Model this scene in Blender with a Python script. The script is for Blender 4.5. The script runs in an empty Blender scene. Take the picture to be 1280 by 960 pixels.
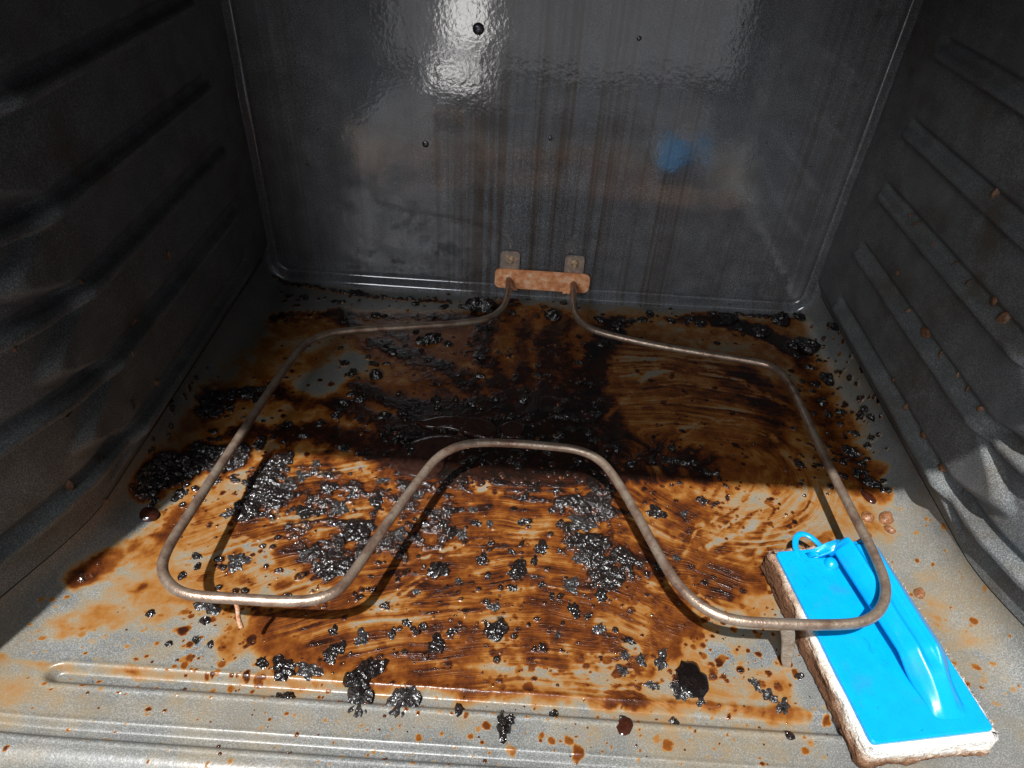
import bpy, bmesh, math, random
import numpy as np
from mathutils import Vector, Matrix

random.seed(7); rng = np.random.default_rng(7)
scene = bpy.context.scene
C = scene.collection

# ------------------------------------------------------------------ camera
CAM = np.array([-0.02017, -0.63944, 0.40254]); FPX = 875.0
YAW, PITCH, ROLL = -0.00468, 0.68794, 0.06306
fwd = np.array([math.sin(YAW)*math.cos(PITCH), math.cos(YAW)*math.cos(PITCH), -math.sin(PITCH)])
rgt = np.array([math.cos(YAW), -math.sin(YAW), 0.0]); upv = np.cross(rgt, fwd)
r2 = math.cos(ROLL)*rgt + math.sin(ROLL)*upv; u2 = -math.sin(ROLL)*rgt + math.cos(ROLL)*upv
cd = bpy.data.cameras.new('camera'); cam = bpy.data.objects.new('camera', cd); C.objects.link(cam)
cd.sensor_width = 36.0; cd.lens = FPX/1280*36.0; cd.clip_start = 0.01; cd.clip_end = 100
M3 = Matrix(((r2[0], u2[0], -fwd[0]), (r2[1], u2[1], -fwd[1]), (r2[2], u2[2], -fwd[2])))
cam.matrix_world = Matrix.Translation(Vector(CAM)) @ M3.to_4x4()
scene.camera = cam

# ------------------------------------------------------------------ world + lamps
world = bpy.data.worlds.new('World'); scene.world = world; world.use_nodes = True
bg = world.node_tree.nodes['Background']; bg.inputs[0].default_value = (0.80, 0.88, 1.0, 1); bg.inputs[1].default_value = 0.09

LDIR = Vector((-0.20, -0.47, 1.0)).normalized()          # towards the hard light
LC = Vector((0.0, -0.36, 0.0)); LDIST = 14.0
def lamp(name, kind, loc, target, energy, color, **kw):
    d = bpy.data.lights.new(name, kind); d.energy = energy; d.color = color
    for k, v in kw.items(): setattr(d, k, v)
    o = bpy.data.objects.new(name, d); C.objects.link(o); o.location = loc
    o.rotation_euler = (Vector(target)-Vector(loc)).to_track_quat('-Z', 'Y').to_euler()
    return o
lamp('hard_lamp', 'SPOT', LC+LDIR*LDIST, LC, 1480*(14/4)**2, (0.99, 0.99, 0.985), spot_size=math.radians(8), spot_blend=0.2, shadow_soft_size=0.11)
lamp('reflection_fill_lamp', 'AREA', (0.10, -3.0, 0.15), (0.0, 0, 0.1), 5, (0.95, 0.96, 1.0), shape='RECTANGLE', size=1.7, size_y=1.5)  # added fill, also gives the broad dim sheen on the back wall
lamp('wall_glare_lamp', 'AREA', (-0.35, -3.0, -0.36), (-0.05, 0, 0.15), 1.2, (1.0, 0.98, 0.95), shape='RECTANGLE', size=0.20, size_y=0.26)  # added out of view to make the glare spot on the back wall
lamp('wall_glare_lamp', 'AREA', (-0.40, -3.0, -0.62), (-0.05, 0, 0.15), 0.6, (1.0, 0.98, 0.95), shape='RECTANGLE', size=0.26, size_y=0.08)  # second added lamp, for the lower glare spot
lamp('front_fill_lamp', 'AREA', (-1.0, -2.8, 1.6), (0.05, 0, 0.0), 36, (0.93, 0.96, 1.0), shape='RECTANGLE', size=1.2, size_y=0.8)  # added fill from the front, brightens the flange and the shaded floor
lamp('char_glint_lamp', 'AREA', LC+Vector((-0.34, -0.62, 1.0)).normalized()*2.6, LC, 10, (0.95, 0.98, 1.0), shape='RECTANGLE', size=0.55, size_y=0.55)  # added near the hard light's direction for glints on the char

scene.view_settings.view_transform = 'Standard'; scene.view_settings.look = 'None'
scene.view_settings.exposure = 0.0; scene.view_settings.gamma = 1.0
scene.view_settings.use_curve_mapping = False

# ------------------------------------------------------------------ helpers
def ray(px, py): return fwd + (px-640)/FPX*r2 - (py-480)/FPX*u2
def at(px, py, z=0.0):
    d = ray(px, py); t = (z-CAM[2])/d[2]; return CAM + t*d
def on_x(px, py, x):
    d = ray(px, py); t = (x-CAM[0])/d[0]; return CAM + t*d
def on_y(px, py, y):
    d = ray(px, py); t = (y-CAM[1])/d[1]; return CAM + t*d

def h2(ix, iy, seed):
    h = (ix.astype(np.int64)*374761393 + iy.astype(np.int64)*668265263 + seed*982451653) & 0xffffffff
    h = ((h ^ (h >> 13))*1274126177) & 0xffffffff
    h = h ^ (h >> 16)
    return (h & 0xffffff)/float(0xffffff)
def vnoise(x, y, seed=0):
    x = np.asarray(x, float); y = np.asarray(y, float)
    ix = np.floor(x); iy = np.floor(y); fx = x-ix; fy = y-iy
    fx = fx*fx*(3-2*fx); fy = fy*fy*(3-2*fy)
    a = h2(ix, iy, seed); b = h2(ix+1, iy, seed); c = h2(ix, iy+1, seed); d = h2(ix+1, iy+1, seed)
    return (a*(1-fx)+b*fx)*(1-fy) + (c*(1-fx)+d*fx)*fy
def fbm(x, y, seed=0, o=4, g=0.5):
    s = 0; a = 1; n = 0
    for k in range(o):
        s = s + a*vnoise(x*2**k + 17.3*k, y*2**k - 9.1*k, seed+k*31); n += a; a *= g
    return s/n
def ss(a, b, x):
    t = np.clip((x-a)/(b-a), 0, 1); return t*t*(3-2*t)

def mesh_obj(name, verts, faces, mat, parent=None, smooth=True):
    me = bpy.data.meshes.new(name); me.from_pydata([tuple(v) for v in verts], [], faces); me.update()
    if smooth: me.polygons.foreach_set('use_smooth', [True]*len(me.polygons))
    o = bpy.data.objects.new(name, me); C.objects.link(o)
    if mat: me.materials.append(mat)
    if parent: o.parent = parent
    return o
def bm_obj(name, bm, mat, parent=None, smooth=True):
    me = bpy.data.meshes.new(name); bmesh.ops.recalc_face_normals(bm, faces=bm.faces); bm.to_mesh(me); bm.free()
    if smooth: me.polygons.foreach_set('use_smooth', [True]*len(me.polygons))
    o = bpy.data.objects.new(name, me); C.objects.link(o); me.materials.append(mat)
    if parent: o.parent = parent
    return o
def grid_obj(name, P, mat, parent=None, flip=False):
    """P: (ny, nx, 3) array -> quad grid mesh, made fast"""
    ny, nx, _ = P.shape
    idx = np.arange(ny*nx).reshape(ny, nx)
    q = np.stack([idx[:-1, :-1], idx[:-1, 1:], idx[1:, 1:], idx[1:, :-1]], -1).reshape(-1, 4)
    if flip: q = q[:, ::-1]
    me = bpy.data.meshes.new(name)
    me.vertices.add(ny*nx); me.vertices.foreach_set('co', P.reshape(-1).astype(np.float32))
    nf = len(q); me.loops.add(nf*4); me.loops.foreach_set('vertex_index', q.reshape(-1).astype(np.int32))
    me.polygons.add(nf); me.polygons.foreach_set('loop_start', np.arange(0, nf*4, 4, dtype=np.int32))
    me.polygons.foreach_set('use_smooth', np.ones(nf, dtype=bool))
    me.update(calc_edges=True); me.validate()
    o = bpy.data.objects.new(name, me); C.objects.link(o); me.materials.append(mat)
    if parent: o.parent = parent
    return o
def tag(o, label=None, cat=None, group=None, kind=None):
    if label: o['label'] = label
    if cat: o['category'] = cat
    if group: o['group'] = group
    if kind: o['kind'] = kind
    return o
def empty(name, loc=(0, 0, 0), rz=0.0):
    o = bpy.data.objects.new(name, None); C.objects.link(o); o.location = loc; o.rotation_euler = (0, 0, rz)
    o.empty_display_size = 0.02
    return o

# ------------------------------------------------------------------ materials
class NT:
    def __init__(s, name):
        s.m = bpy.data.materials.new(name); s.m.use_nodes = True; s.t = s.m.node_tree; s.n = s.t.nodes; s.l = s.t.links
        s.b = s.n['Principled BSDF']
    def node(s, typ, **kw):
        n = s.n.new(typ)
        for k, v in kw.items(): setattr(n, k, v)
        return n
    def set(s, sock, v):
        if hasattr(v, 'links') or isinstance(v, bpy.types.NodeSocket): s.l.new(v, sock)
        else: sock.default_value = v
    def math(s, op, a, b=None, c=None, clamp=False):
        n = s.node('ShaderNodeMath', operation=op); n.use_clamp = clamp
        s.set(n.inputs[0], a)
        if b is not None: s.set(n.inputs[1], b)
        if c is not None: s.set(n.inputs[2], c)
        return n.outputs[0]
    def noise(s, vec, scale, detail=3, rough=0.5, dist=0.0):
        n = s.node('ShaderNodeTexNoise'); s.set(n.inputs['Vector'], vec)
        n.inputs['Scale'].default_value = scale; n.inputs['Detail'].default_value = detail
        n.inputs['Roughness'].default_value = rough; n.inputs['Distortion'].default_value = dist
        return n.outputs['Fac']
    def ramp(s, fac, stops, interp='LINEAR'):
        n = s.node('ShaderNodeValToRGB'); s.set(n.inputs[0], fac); cr = n.color_ramp; cr.interpolation = interp
        while len(cr.elements) < len(stops): cr.elements.new(0.5)
        for e, (p, c) in zip(cr.elements, stops):
            e.position = p; e.color = (*c, 1) if len(c) == 3 else c
        return n.outputs[0]
    def mix(s, fac, a, b):
        n = s.node('ShaderNodeMix', data_type='RGBA'); s.set(n.inputs[0], fac)
        s.set(n.inputs[6], (*a, 1) if isinstance(a, tuple) and len(a) == 3 else a)
        s.set(n.inputs[7], (*b, 1) if isinstance(b, tuple) and len(b) == 3 else b)
        return n.outputs[2]
    def pos(s): return s.node('ShaderNodeNewGeometry').outputs['Position']
    def coord(s, which='Object'):
        return s.node('ShaderNodeTexCoord').outputs[which]
    def mapping(s, vec, scale=(1, 1, 1), loc=(0, 0, 0), rot=(0, 0, 0)):
        n = s.node('ShaderNodeMapping'); s.l.new(vec, n.inputs[0])
        n.inputs['Scale'].default_value = scale; n.inputs['Location'].default_value = loc; n.inputs['Rotation'].default_value = rot
        return n.outputs[0]
    def attr(s, name):
        return s.node('ShaderNodeAttribute', attribute_name=name)
    def bump(s, h, strength, dist, normal=None):
        n = s.node('ShaderNodeBump'); s.set(n.inputs['Height'], h); n.inputs['Strength'].default_value = strength
        n.inputs['Distance'].default_value = dist
        if normal is not None: s.l.new(normal, n.inputs['Normal'])
        return n.outputs[0]
    def out(s, color=None, rough=None, normal=None, metal=None, spec=None, coat=None, coat_rough=None):
        if color is not None: s.set(s.b.inputs['Base Color'], (*color, 1) if isinstance(color, tuple) and len(color) == 3 else color)
        if rough is not None: s.set(s.b.inputs['Roughness'], rough)
        if normal is not None: s.l.new(normal, s.b.inputs['Normal'])
        if metal is not None: s.set(s.b.inputs['Metallic'], metal)
        if spec is not None: s.set(s.b.inputs['Specular IOR Level'], spec)
        if coat is not None: s.set(s.b.inputs['Coat Weight'], coat)
        if coat_rough is not None: s.set(s.b.inputs['Coat Roughness'], coat_rough)
        return s.m

def enamel_color(s, vec, dark=(0.058, 0.064, 0.068), light=(0.30, 0.31, 0.31)):
    n1 = s.noise(vec, 1250, 2, 0.6); n2 = s.noise(vec, 42, 3, 0.6)
    f = s.math('ADD', s.math('MULTIPLY', n1, 1.0), s.math('MULTIPLY', s.math('SUBTRACT', n2, 0.5), 0.28))
    return s.ramp(f, [(0.32, dark), (0.50, tuple(0.5*(a*1.3+b*0.6) for a, b in zip(dark, light))), (0.69, light)])

def mat_wall(name, streaks=0.0, gloss=0.2, side=False):
    s = NT(name); v = s.coord('Object')
    col = enamel_color(s, v, *(((0.052, 0.055, 0.055), (0.205, 0.210, 0.206)) if side else ((0.050, 0.053, 0.058), (0.215, 0.222, 0.232))))
    if streaks:
        mp = s.mapping(v, (210, 1, 2.6)); n = s.noise(mp, 1.0, 4, 0.6)
        mp2 = s.mapping(v, (22, 1, 1.1), (3.1, 0, 0)); n2 = s.noise(mp2, 1.0, 3, 0.55)
        sep = s.node('ShaderNodeSeparateXYZ'); s.l.new(v, sep.inputs[0])
        # runs gather in the middle of the wall, above the element's flange
        d = s.math('ABSOLUTE', s.math('SUBTRACT', sep.outputs[0], 0.012))
        cen = s.node('ShaderNodeMapRange', interpolation_type='SMOOTHSTEP'); s.l.new(d, cen.inputs[0])
        cen.inputs[1].default_value = 0.02; cen.inputs[2].default_value = 0.20; cen.inputs[3].default_value = 1; cen.inputs[4].default_value = 0.42
        f = s.math('MULTIPLY', n, n2)
        f = s.ramp(f, [(0.22, (0, 0, 0)), (0.34, (1, 1, 1))])
        f = s.math('MULTIPLY', f, s.math('MULTIPLY', cen.outputs[0], streaks), clamp=True)
        col = s.mix(f, col, (0.048, 0.026, 0.011))
        sp = s.noise(v, 210, 2, 0.5); fs = s.ramp(sp, [(0.70, (0, 0, 0)), (0.74, (1, 1, 1))])
        col = s.mix(s.math('MULTIPLY', fs, 0.6), col, (0.02, 0.012, 0.008))
    if side:
        n3 = s.noise(v, 26, 4, 0.6); f3 = s.ramp(n3, [(0.52, (0, 0, 0)), (0.74, (1, 1, 1))])
        col = s.mix(s.math('MULTIPLY', f3, 0.6), col, (0.060, 0.036, 0.016))
        n4 = s.noise(s.mapping(v, (1, 7, 40)), 1.0, 4, 0.65); f4 = s.ramp(n4, [(0.55, (0, 0, 0)), (0.75, (1, 1, 1))])
        col = s.mix(s.math('MULTIPLY', f4, 0.35), col, (0.05, 0.038, 0.022))
    rn = s.noise(v, 30, 3, 0.6)
    rough = s.math('ADD', gloss, s.math('MULTIPLY', rn, 0.08))
    b1 = s.noise(v, 300, 2, 0.5); b2 = s.noise(v, 70, 2, 0.5)
    hgt = s.math('ADD', s.math('MULTIPLY', b1, 0.00006), s.math('MULTIPLY', b2, 0.00012))
    nrm = s.bump(hgt, 1.0, 1.0)
    return s.out(col, rough, nrm, spec=(0.30 if side else 0.95))

def mat_floor():
    s = NT('oven_floor_enamel'); v = s.coord('Object')
    film = s.attr('film').outputs['Fac']; crust = s.attr('crust').outputs['Fac']; wipe = s.attr('wipe').outputs['Fac']
    stv = s.attr('streak').outputs['Vector']
    en = enamel_color(s, v, (0.062, 0.065, 0.066), (0.222, 0.228, 0.224))
    st = s.noise(stv, 1.0, 3, 0.6); st = s.math('SUBTRACT', st, 0.5)
    fine = s.math('SUBTRACT', s.noise(v, 480, 3, 0.65), 0.5)
    mid = s.math('SUBTRACT', s.noise(v, 130, 3, 0.6), 0.5)
    k = s.math('ADD', 1.0, s.math('MULTIPLY', s.math('MULTIPLY', st, wipe), 2.2))
    k = s.math('ADD', k, s.math('MULTIPLY', fine, 0.55)); k = s.math('ADD', k, s.math('MULTIPLY', mid, 0.9))
    k = s.math('MAXIMUM', k, 0.05)
    f = s.math('MULTIPLY', film, k)
    f3 = s.math('DIVIDE', f, 3.0, clamp=True)
    film_col = s.ramp(f3, [(0.0, (0.26, 0.24, 0.19)), (0.07, (0.225, 0.165, 0.088)), (0.16, (0.225, 0.098, 0.022)), (0.28, (0.140, 0.042, 0.007)),
                           (0.42, (0.075, 0.019, 0.004)), (0.62, (0.022, 0.007, 0.004)), (1.0, (0.006, 0.004, 0.003))])
    cover = s.ramp(f3, [(0.0, (0, 0, 0)), (0.035, (0.30,)*3), (0.11, (0.85,)*3), (0.2, (1, 1, 1))])
    col = s.mix(cover, en, film_col)
    # burnt crust
    cn = s.noise(v, 700, 2, 0.6)
    cc = s.ramp(cn, [(0.35, (0.005, 0.004, 0.004)), (0.62, (0.016, 0.011, 0.009)), (0.8, (0.05, 0.036, 0.030))])
    cf = s.ramp(s.math('ADD', crust, s.math('MULTIPLY', mid, 0.5)), [(0.32, (0, 0, 0)), (0.50, (1, 1, 1))])
    col = s.mix(cf, col, cc)
    rough = s.math('SUBTRACT', 0.40, s.math('MULTIPLY', cover, 0.14))
    rough = s.math('ADD', rough, s.math('MULTIPLY', fine, 0.22)); rough = s.math('MAXIMUM', rough, 0.12)
    wet = s.ramp(f3, [(0.45, (0, 0, 0)), (0.75, (1, 1, 1))])
    rough = s.math('SUBTRACT', rough, s.math('MULTIPLY', wet, 0.10)); rough = s.math('SUBTRACT', rough, s.math('MULTIPLY', cf, 0.08)); rough = s.math('MAXIMUM', rough, 0.12)
    hb = s.math('MULTIPLY', s.math('MULTIPLY', s.noise(v, 430, 2, 0.55), cf), 0.0020)
    hb = s.math('ADD', hb, s.math('MULTIPLY', f3, 0.0004))
    hb = s.math('ADD', hb, s.math('MULTIPLY', s.noise(v, 380, 2, 0.5), 0.00016))
    nrm = s.bump(hb, 1.0, 1.0)
    return s.out(col, rough, nrm, spec=s.math('ADD', s.math('SUBTRACT', 0.5, s.math('MULTIPLY', cover, 0.15)), s.math('MULTIPLY', cf, 0.65)))

def mat_char(name='char', a=(0.004, 0.003, 0.003), b=(0.016, 0.011, 0.009), rough=0.19, sc=430, amp=0.0010):
    s = NT(name); v = s.pos()
    n = s.noise(v, 520, 3, 0.6); col = s.ramp(n, [(0.35, a), (0.75, b)])
    vo = s.node('ShaderNodeTexVoronoi'); s.l.new(v, vo.inputs['Vector']); vo.inputs['Scale'].default_value = sc*1.3
    h = s.math('ADD', s.math('MULTIPLY', s.noise(v, sc, 2, 0.55), amp), s.math('MULTIPLY', vo.outputs['Distance'], amp*0.35))
    return s.out(col, s.math('ADD', rough, s.math('MULTIPLY', n, 0.08)), s.bump(h, 1.0, 1.0), spec=0.75)

def mat_rust(name, c0, c1, c2, sc=160, rough=0.7):
    s = NT(name); v = s.pos()
    n = s.noise(v, sc, 5, 0.65); col = s.ramp(n, [(0.3, c0), (0.52, c1), (0.72, c2)])
    h = s.math('MULTIPLY', s.noise(v, 700, 3, 0.6), 0.0006)
    return s.out(col, rough, s.bump(h, 1.0, 1.0))

M = {}
M['back'] = mat_wall('back_wall_enamel', 0.75, 0.04)
M['side'] = mat_wall('side_wall_enamel', 0.0, 0.40, side=True)
M['ceil'] = mat_wall('ceiling_enamel', 0.0, 0.3)
M['floor'] = mat_floor()
M['char'] = mat_char()
M['char_grey'] = mat_char('char_grey', (0.008, 0.007, 0.007), (0.040, 0.034, 0.032), 0.26)
M['tar'] = mat_char('tar', (0.004, 0.003, 0.003), (0.008, 0.005, 0.004), 0.05, 160, 0.0008)
def mat_resin(name, col, rough=0.10):
    s = NT(name); v = s.pos(); n = s.noise(v, 240, 3, 0.6)
    c = s.ramp(n, [(0.3, tuple(x*0.5 for x in col)), (0.7, tuple(min(1, x*1.4) for x in col))])
    h = s.math('MULTIPLY', s.noise(v, 160, 2, 0.5), 0.0008)
    return s.out(c, rough, s.bump(h, 0.6, 1.0), spec=0.6)
M['resin'] = mat_resin('burnt_resin', (0.032, 0.009, 0.005), 0.14)
M['amber'] = mat_resin('amber_bead', (0.07, 0.022, 0.007), 0.10)
M['puddle'] = mat_resin('brown_grease', (0.024, 0.010, 0.007), 0.08)
M['crumb'] = mat_rust('brown_crumb', (0.06, 0.027, 0.012), (0.13, 0.060, 0.028), (0.24, 0.125, 0.065), 420, 0.5)
M['pebble'] = mat_rust('rusty_pebble', (0.09, 0.032, 0.012), (0.20, 0.085, 0.035), (0.33, 0.165, 0.085), 330, 0.25)
M['rust'] = mat_rust('rusted_flange', (0.52, 0.13, 0.030), (0.90, 0.40, 0.18), (0.92, 0.74, 0.54), 130, 0.75)
M['tab'] = mat_rust('dusty_tab', (0.20, 0.16, 0.14), (0.30, 0.235, 0.19), (0.60, 0.36, 0.22), 200, 0.6)
M['screw'] = mat_rust('rusty_screw', (0.20, 0.09, 0.03), (0.52, 0.36, 0.22), (0.75, 0.62, 0.48), 400, 0.4)
def mat_rod():
    s = NT('oxidised_rod'); v = s.coord('Object')
    n = s.noise(v, 70, 4, 0.65); n2 = s.noise(v, 600, 2, 0.6)
    col = s.ramp(n, [(0.30, (0.17, 0.095, 0.065)), (0.46, (0.31, 0.215, 0.16)), (0.60, (0.39, 0.31, 0.235)), (0.72, (0.20, 0.125, 0.09))])
    col = s.mix(s.math('MULTIPLY', s.ramp(n2, [(0.6, (0, 0, 0)), (0.7, (1, 1, 1))]), 0.45), col, (0.10, 0.05, 0.03))
    h = s.math('MULTIPLY', n2, 0.00025)
    return s.out(col, s.math('ADD', 0.26, s.math('MULTIPLY', n, 0.2)), s.bump(h, 1, 1), metal=0.7, spec=0.6)
M['rod'] = mat_rod()
M['leg'] = mat_rust('bracket_steel', (0.14, 0.10, 0.07), (0.26, 0.21, 0.16), (0.36, 0.30, 0.24), 180, 0.5)
M['wire'] = mat_rust('orange_wire', (0.40, 0.17, 0.08), (0.62, 0.34, 0.20), (0.70, 0.48, 0.34), 300, 0.6)
def mat_plastic():
    s = NT('blue_plastic'); v = s.coord('Object')
    n = s.noise(v, 120, 4, 0.6); col = s.ramp(n, [(0.3, (0.001, 0.265, 0.60)), (0.7, (0.001, 0.295, 0.66))])
    sm = s.noise(v, 55, 4, 0.6); scr = s.noise(s.mapping(v, (900, 60, 60), rot=(0, 0, 0.5)), 1.0, 2, 0.5)
    col = s.mix(s.math('MULTIPLY', s.ramp(sm, [(0.56, (0, 0, 0)), (0.72, (1, 1, 1))]), 0.28), col, (0.03, 0.13, 0.26))
    h = s.math('MULTIPLY', s.noise(v, 500, 3, 0.6), 0.00006)
    m = s.out(col, s.math('ADD', 0.14, s.math('ADD', s.math('MULTIPLY', sm, 0.22), s.math('MULTIPLY', s.ramp(scr, [(0.66, (0, 0, 0)), (0.70, (1, 1, 1))]), 0.07))), s.bump(h, 1, 1), spec=0.5)
    s.b.inputs['Subsurface Weight'].default_value = 0.15; s.b.inputs['Subsurface Radius'].default_value = (0.001, 0.003, 0.006)
    s.b.inputs['Subsurface Scale'].default_value = 1.0
    return m
M['blue'] = mat_plastic()
def mat_pad():
    s = NT('scouring_pad'); v = s.coord('Object')
    sep = s.node('ShaderNodeSeparateXYZ'); s.l.new(v, sep.inputs[0])
    n = s.noise(v, 70, 4, 0.65); n2 = s.noise(v, 900, 3, 0.7)
    # grease soaked up from below: a wicked-up tide line, higher along the left long side
    lev = s.math('ADD', s.math('MULTIPLY', sep.outputs[2], 76.0), s.math('MULTIPLY', s.math('SUBTRACT', n, 0.5), 1.0))
    lev = s.math('ADD', lev, s.math('MULTIPLY', s.math('SUBTRACT', n2, 0.5), 0.7))
    lev = s.math('ADD', lev, s.math('MULTIPLY', sep.outputs[0], 5.0)); lev = s.math('SUBTRACT', lev, 0.20)
    lev = s.math('ADD', lev, s.math('MULTIPLY', sep.outputs[1], -5.5))
    f = s.ramp(lev, [(0.15, (0.12, 0.055, 0.028)), (0.48, (0.30, 0.165, 0.095)), (0.78, (0.58, 0.46, 0.36)), (1.0, (0.82, 0.78, 0.72))])
    h = s.math('MULTIPLY', n2, 0.0022)
    return s.out(f, 0.95, s.bump(h, 1, 1), spec=0.15)
M['pad'] = mat_pad()
s_ = NT('water_drop'); M['water'] = s_.out((0.002, 0.24, 0.62), 0.03, spec=0.7)
s_ = NT('dark_glass'); M['glass'] = s_.out((0.01, 0.01, 0.012), 0.06, spec=0.6)
s_ = NT('black_gap'); M['gap'] = s_.out((0.012, 0.012, 0.012), 0.7)

# ------------------------------------------------------------------ the cavity: floor
HALF, FR = 0.262, 0.028                       # flat half width, fillet radius
def flare(y): return 0.036*ss(-0.33, -0.465, y)
STEP = 0.00080
SMAX = HALF + FR*math.pi/2
su = np.linspace(-SMAX, SMAX, int(2*SMAX/STEP)+1)
VLIP = 0.482; LR = 0.012; VEND = VLIP + LR*math.pi/2 + 0.03
sv = np.concatenate([np.linspace(0.004, -VLIP, int((VLIP+0.004)/STEP)), np.linspace(-VLIP-0.0012, -VEND, 40)])
S, V = np.meshgrid(su, sv)                    # S unrolled x, V unrolled y (negative towards the camera)

film = 0.03 + 0.16*ss(0.45, 0.8, fbm(S*14, V*14, 3, 4))
crust = np.zeros_like(S); hgt = np.zeros_like(S); wipe = np.zeros_like(S)
W1 = (fbm(S*60, V*60, 11, 4)-0.5); W2 = (fbm(S*60+40, V*60, 12, 4)-0.5)
W3 = (fbm(S*240, V*240, 13, 3)-0.5); W4 = (fbm(S*26, V*26, 14, 3)-0.5)
BLOT = fbm(S*110, V*110, 15, 4); BLOT2 = fbm(S*45+5, V*45, 16, 4)

def sd_poly(pts, X, Y):
    n = len(pts); d = np.full(X.shape, 1e9); s = np.ones(X.shape)
    for i in range(n):
        ax, ay = pts[i]; bx, by = pts[i-1]
        ex, ey = bx-ax, by-ay; wx, wy = X-ax, Y-ay
        t = np.clip((wx*ex+wy*ey)/(ex*ex+ey*ey+1e-12), 0, 1)
        d = np.minimum(d, (wx-ex*t)**2+(wy-ey*t)**2)
        c1 = Y >= ay; c2 = Y < by; c3 = ex*wy > ey*wx
        fl = (c1 & c2 & c3) | (~c1 & ~c2 & ~c3)
        s = np.where(fl, -s, s)
    return s*np.sqrt(d)
def sd_line(pts, X, Y):
    d = np.full(X.shape, 1e9)
    for (ax, ay), (bx, by) in zip(pts[:-1], pts[1:]):
        ex, ey = bx-ax, by-ay; wx, wy = X-ax, Y-ay
        t = np.clip((wx*ex+wy*ey)/(ex*ex+ey*ey+1e-12), 0, 1)
        d = np.minimum(d, (wx-ex*t)**2+(wy-ey*t)**2)
    return np.sqrt(d)
def fpts(px): return [tuple(at(*q)[:2]) for q in px]
def window(pts, pad):
    a = np.array(pts); x0, y0 = a.min(0)-pad; x1, y1 = a.max(0)+pad
    i0, i1 = np.searchsorted(su, [x0, x1]); j0, j1 = np.searchsorted(-sv, [-y1, -y0])
    return slice(max(j0, 0), max(j1, 0)), slice(max(i0, 0), max(i1, 0))
def mask(kind, px, width=0.0, soft=0.008, warp=0.012, fine=0.004):
    pts = fpts(px); w = window(pts, width+soft+warp+fine+0.004)
    X = S[w]; Y = V[w]
    if X.size == 0: return w, np.zeros(X.shape)
    d = sd_poly(pts, X, Y) if kind == 'poly' else sd_line(pts, X, Y)-width
    d = d + warp*W1[w]*2 + fine*W3[w]*2
    return w, 1-ss(-soft, soft, d)
def paint(kind, px, val, amt=1.0, var=0.0, cr=0.0, wp=None, **kw):
    w, m = mask(kind, px, **kw); m = m*amt
    v = val*(1 + var*2*(BLOT[w]-0.5) + var*1.2*(BLOT2[w]-0.5))
    film[w] = film[w]*(1-m) + np.maximum(v, 0)*m
    if cr: crust[w] = np.maximum(crust[w], m*cr*ss(0.30, 0.62, BLOT[w]*0.6+BLOT2[w]*0.4 + 0.05))
    if wp is not None: wipe[w] = wipe[w]*(1-m) + wp*m

# overall greasy area, then regions
paint('poly', [(345,395),(600,380),(1000,402),(1060,520),(1100,600),(1105,690),(960,700),(1000,890),(760,880),(520,860),(330,848),(290,790),(200,770),(120,800),(150,730),(200,660),(230,600),(190,580),(250,500),(310,440)], 0.55, var=0.9, soft=0.012)
paint('poly', [(640,400),(740,405),(930,452),(1000,540),(1015,612),(880,612),(770,590),(700,500)], 0.92, var=0.30, wp=0.9, soft=0.012)
paint('poly', [(300,575),(460,570),(600,600),(760,600),(1000,605),(1040,640),(960,700),(880,775),(760,872),(540,856),(450,830),(350,790),(270,745),(230,715),(240,650)], 0.98, var=0.65, wp=0.9, soft=0.010)
paint('poly', [(215,640),(300,570),(340,600),(280,700),(300,735),(230,735),(205,700)], 0.45, var=0.6, soft=0.008)
paint('poly', [(110,790),(200,650),(230,720),(210,790)], 0.42, var=0.9, soft=0.012)
paint('poly', [(180,790),(300,770),(330,840),(150,822)], 0.12, var=1.4, soft=0.010)
paint('poly', [(860,610),(1060,610),(1050,660),(980,690),(900,650)], 0.36, var=0.3, wp=1.1, soft=0.008)
paint('poly', [(600,830),(800,845),(960,800),(980,850),(960,885),(700,870)], 0.30, var=0.7, wp=0.8, soft=0.012)
paint('poly', [(880,760),(1000,790),(990,830),(900,830)], 0.20, var=0.7, wp=0.3, soft=0.010)
paint('line', [(905,825),(965,820)], 0.02, width=0.008, soft=0.005)
# darker brown drifts
paint('poly', [(300,590),(350,572),(460,580),(580,600),(560,680),(450,725),(400,735),(360,660),(320,640)], 1.35, var=0.9, amt=0.85, cr=0.55)
paint('poly', [(430,690),(470,720),(420,780),(330,780),(380,740)], 1.05, var=0.7, amt=0.8)
paint('poly', [(330,790),(450,770),(570,790),(560,845),(430,850),(330,835)], 0.95, var=0.7, amt=0.85)
paint('line', [(300,790),(420,800),(520,830)], 1.1, width=0.012, amt=0.7, var=0.6)
paint('poly', [(690,620),(760,610),(800,700),(800,760),(740,740),(700,690)], 1.45, var=0.8, cr=0.65, amt=0.9)
paint('poly', [(560,600),(760,600),(720,630),(600,630)], 1.4, var=0.8, cr=0.4, amt=0.9)
paint('poly', [(800,640),(900,620),(920,660),(900,750),(840,740)], 0.85, var=0.7, wp=1.0, amt=0.8)
paint('line', [(850,690),(900,720),(960,720)], 1.2, width=0.010, var=0.6, wp=1.0, amt=0.8)
paint('line', [(880,690),(960,670),(1000,650)], 1.15, width=0.004, soft=0.006, var=0.5, wp=1.0, amt=0.8)
paint('poly', [(530,760),(600,780),(590,830),(530,830)], 1.5, var=0.8, amt=0.8, cr=0.4)
paint('line', [(700,760),(760,790)], 1.3, width=0.008, var=0.9, amt=0.8)
paint('line', [(525,857),(700,868),(860,880),(1010,893)], 1.25, width=0.002, soft=0.004, warp=0.003, fine=0.002, var=0.6, amt=0.8)
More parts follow.
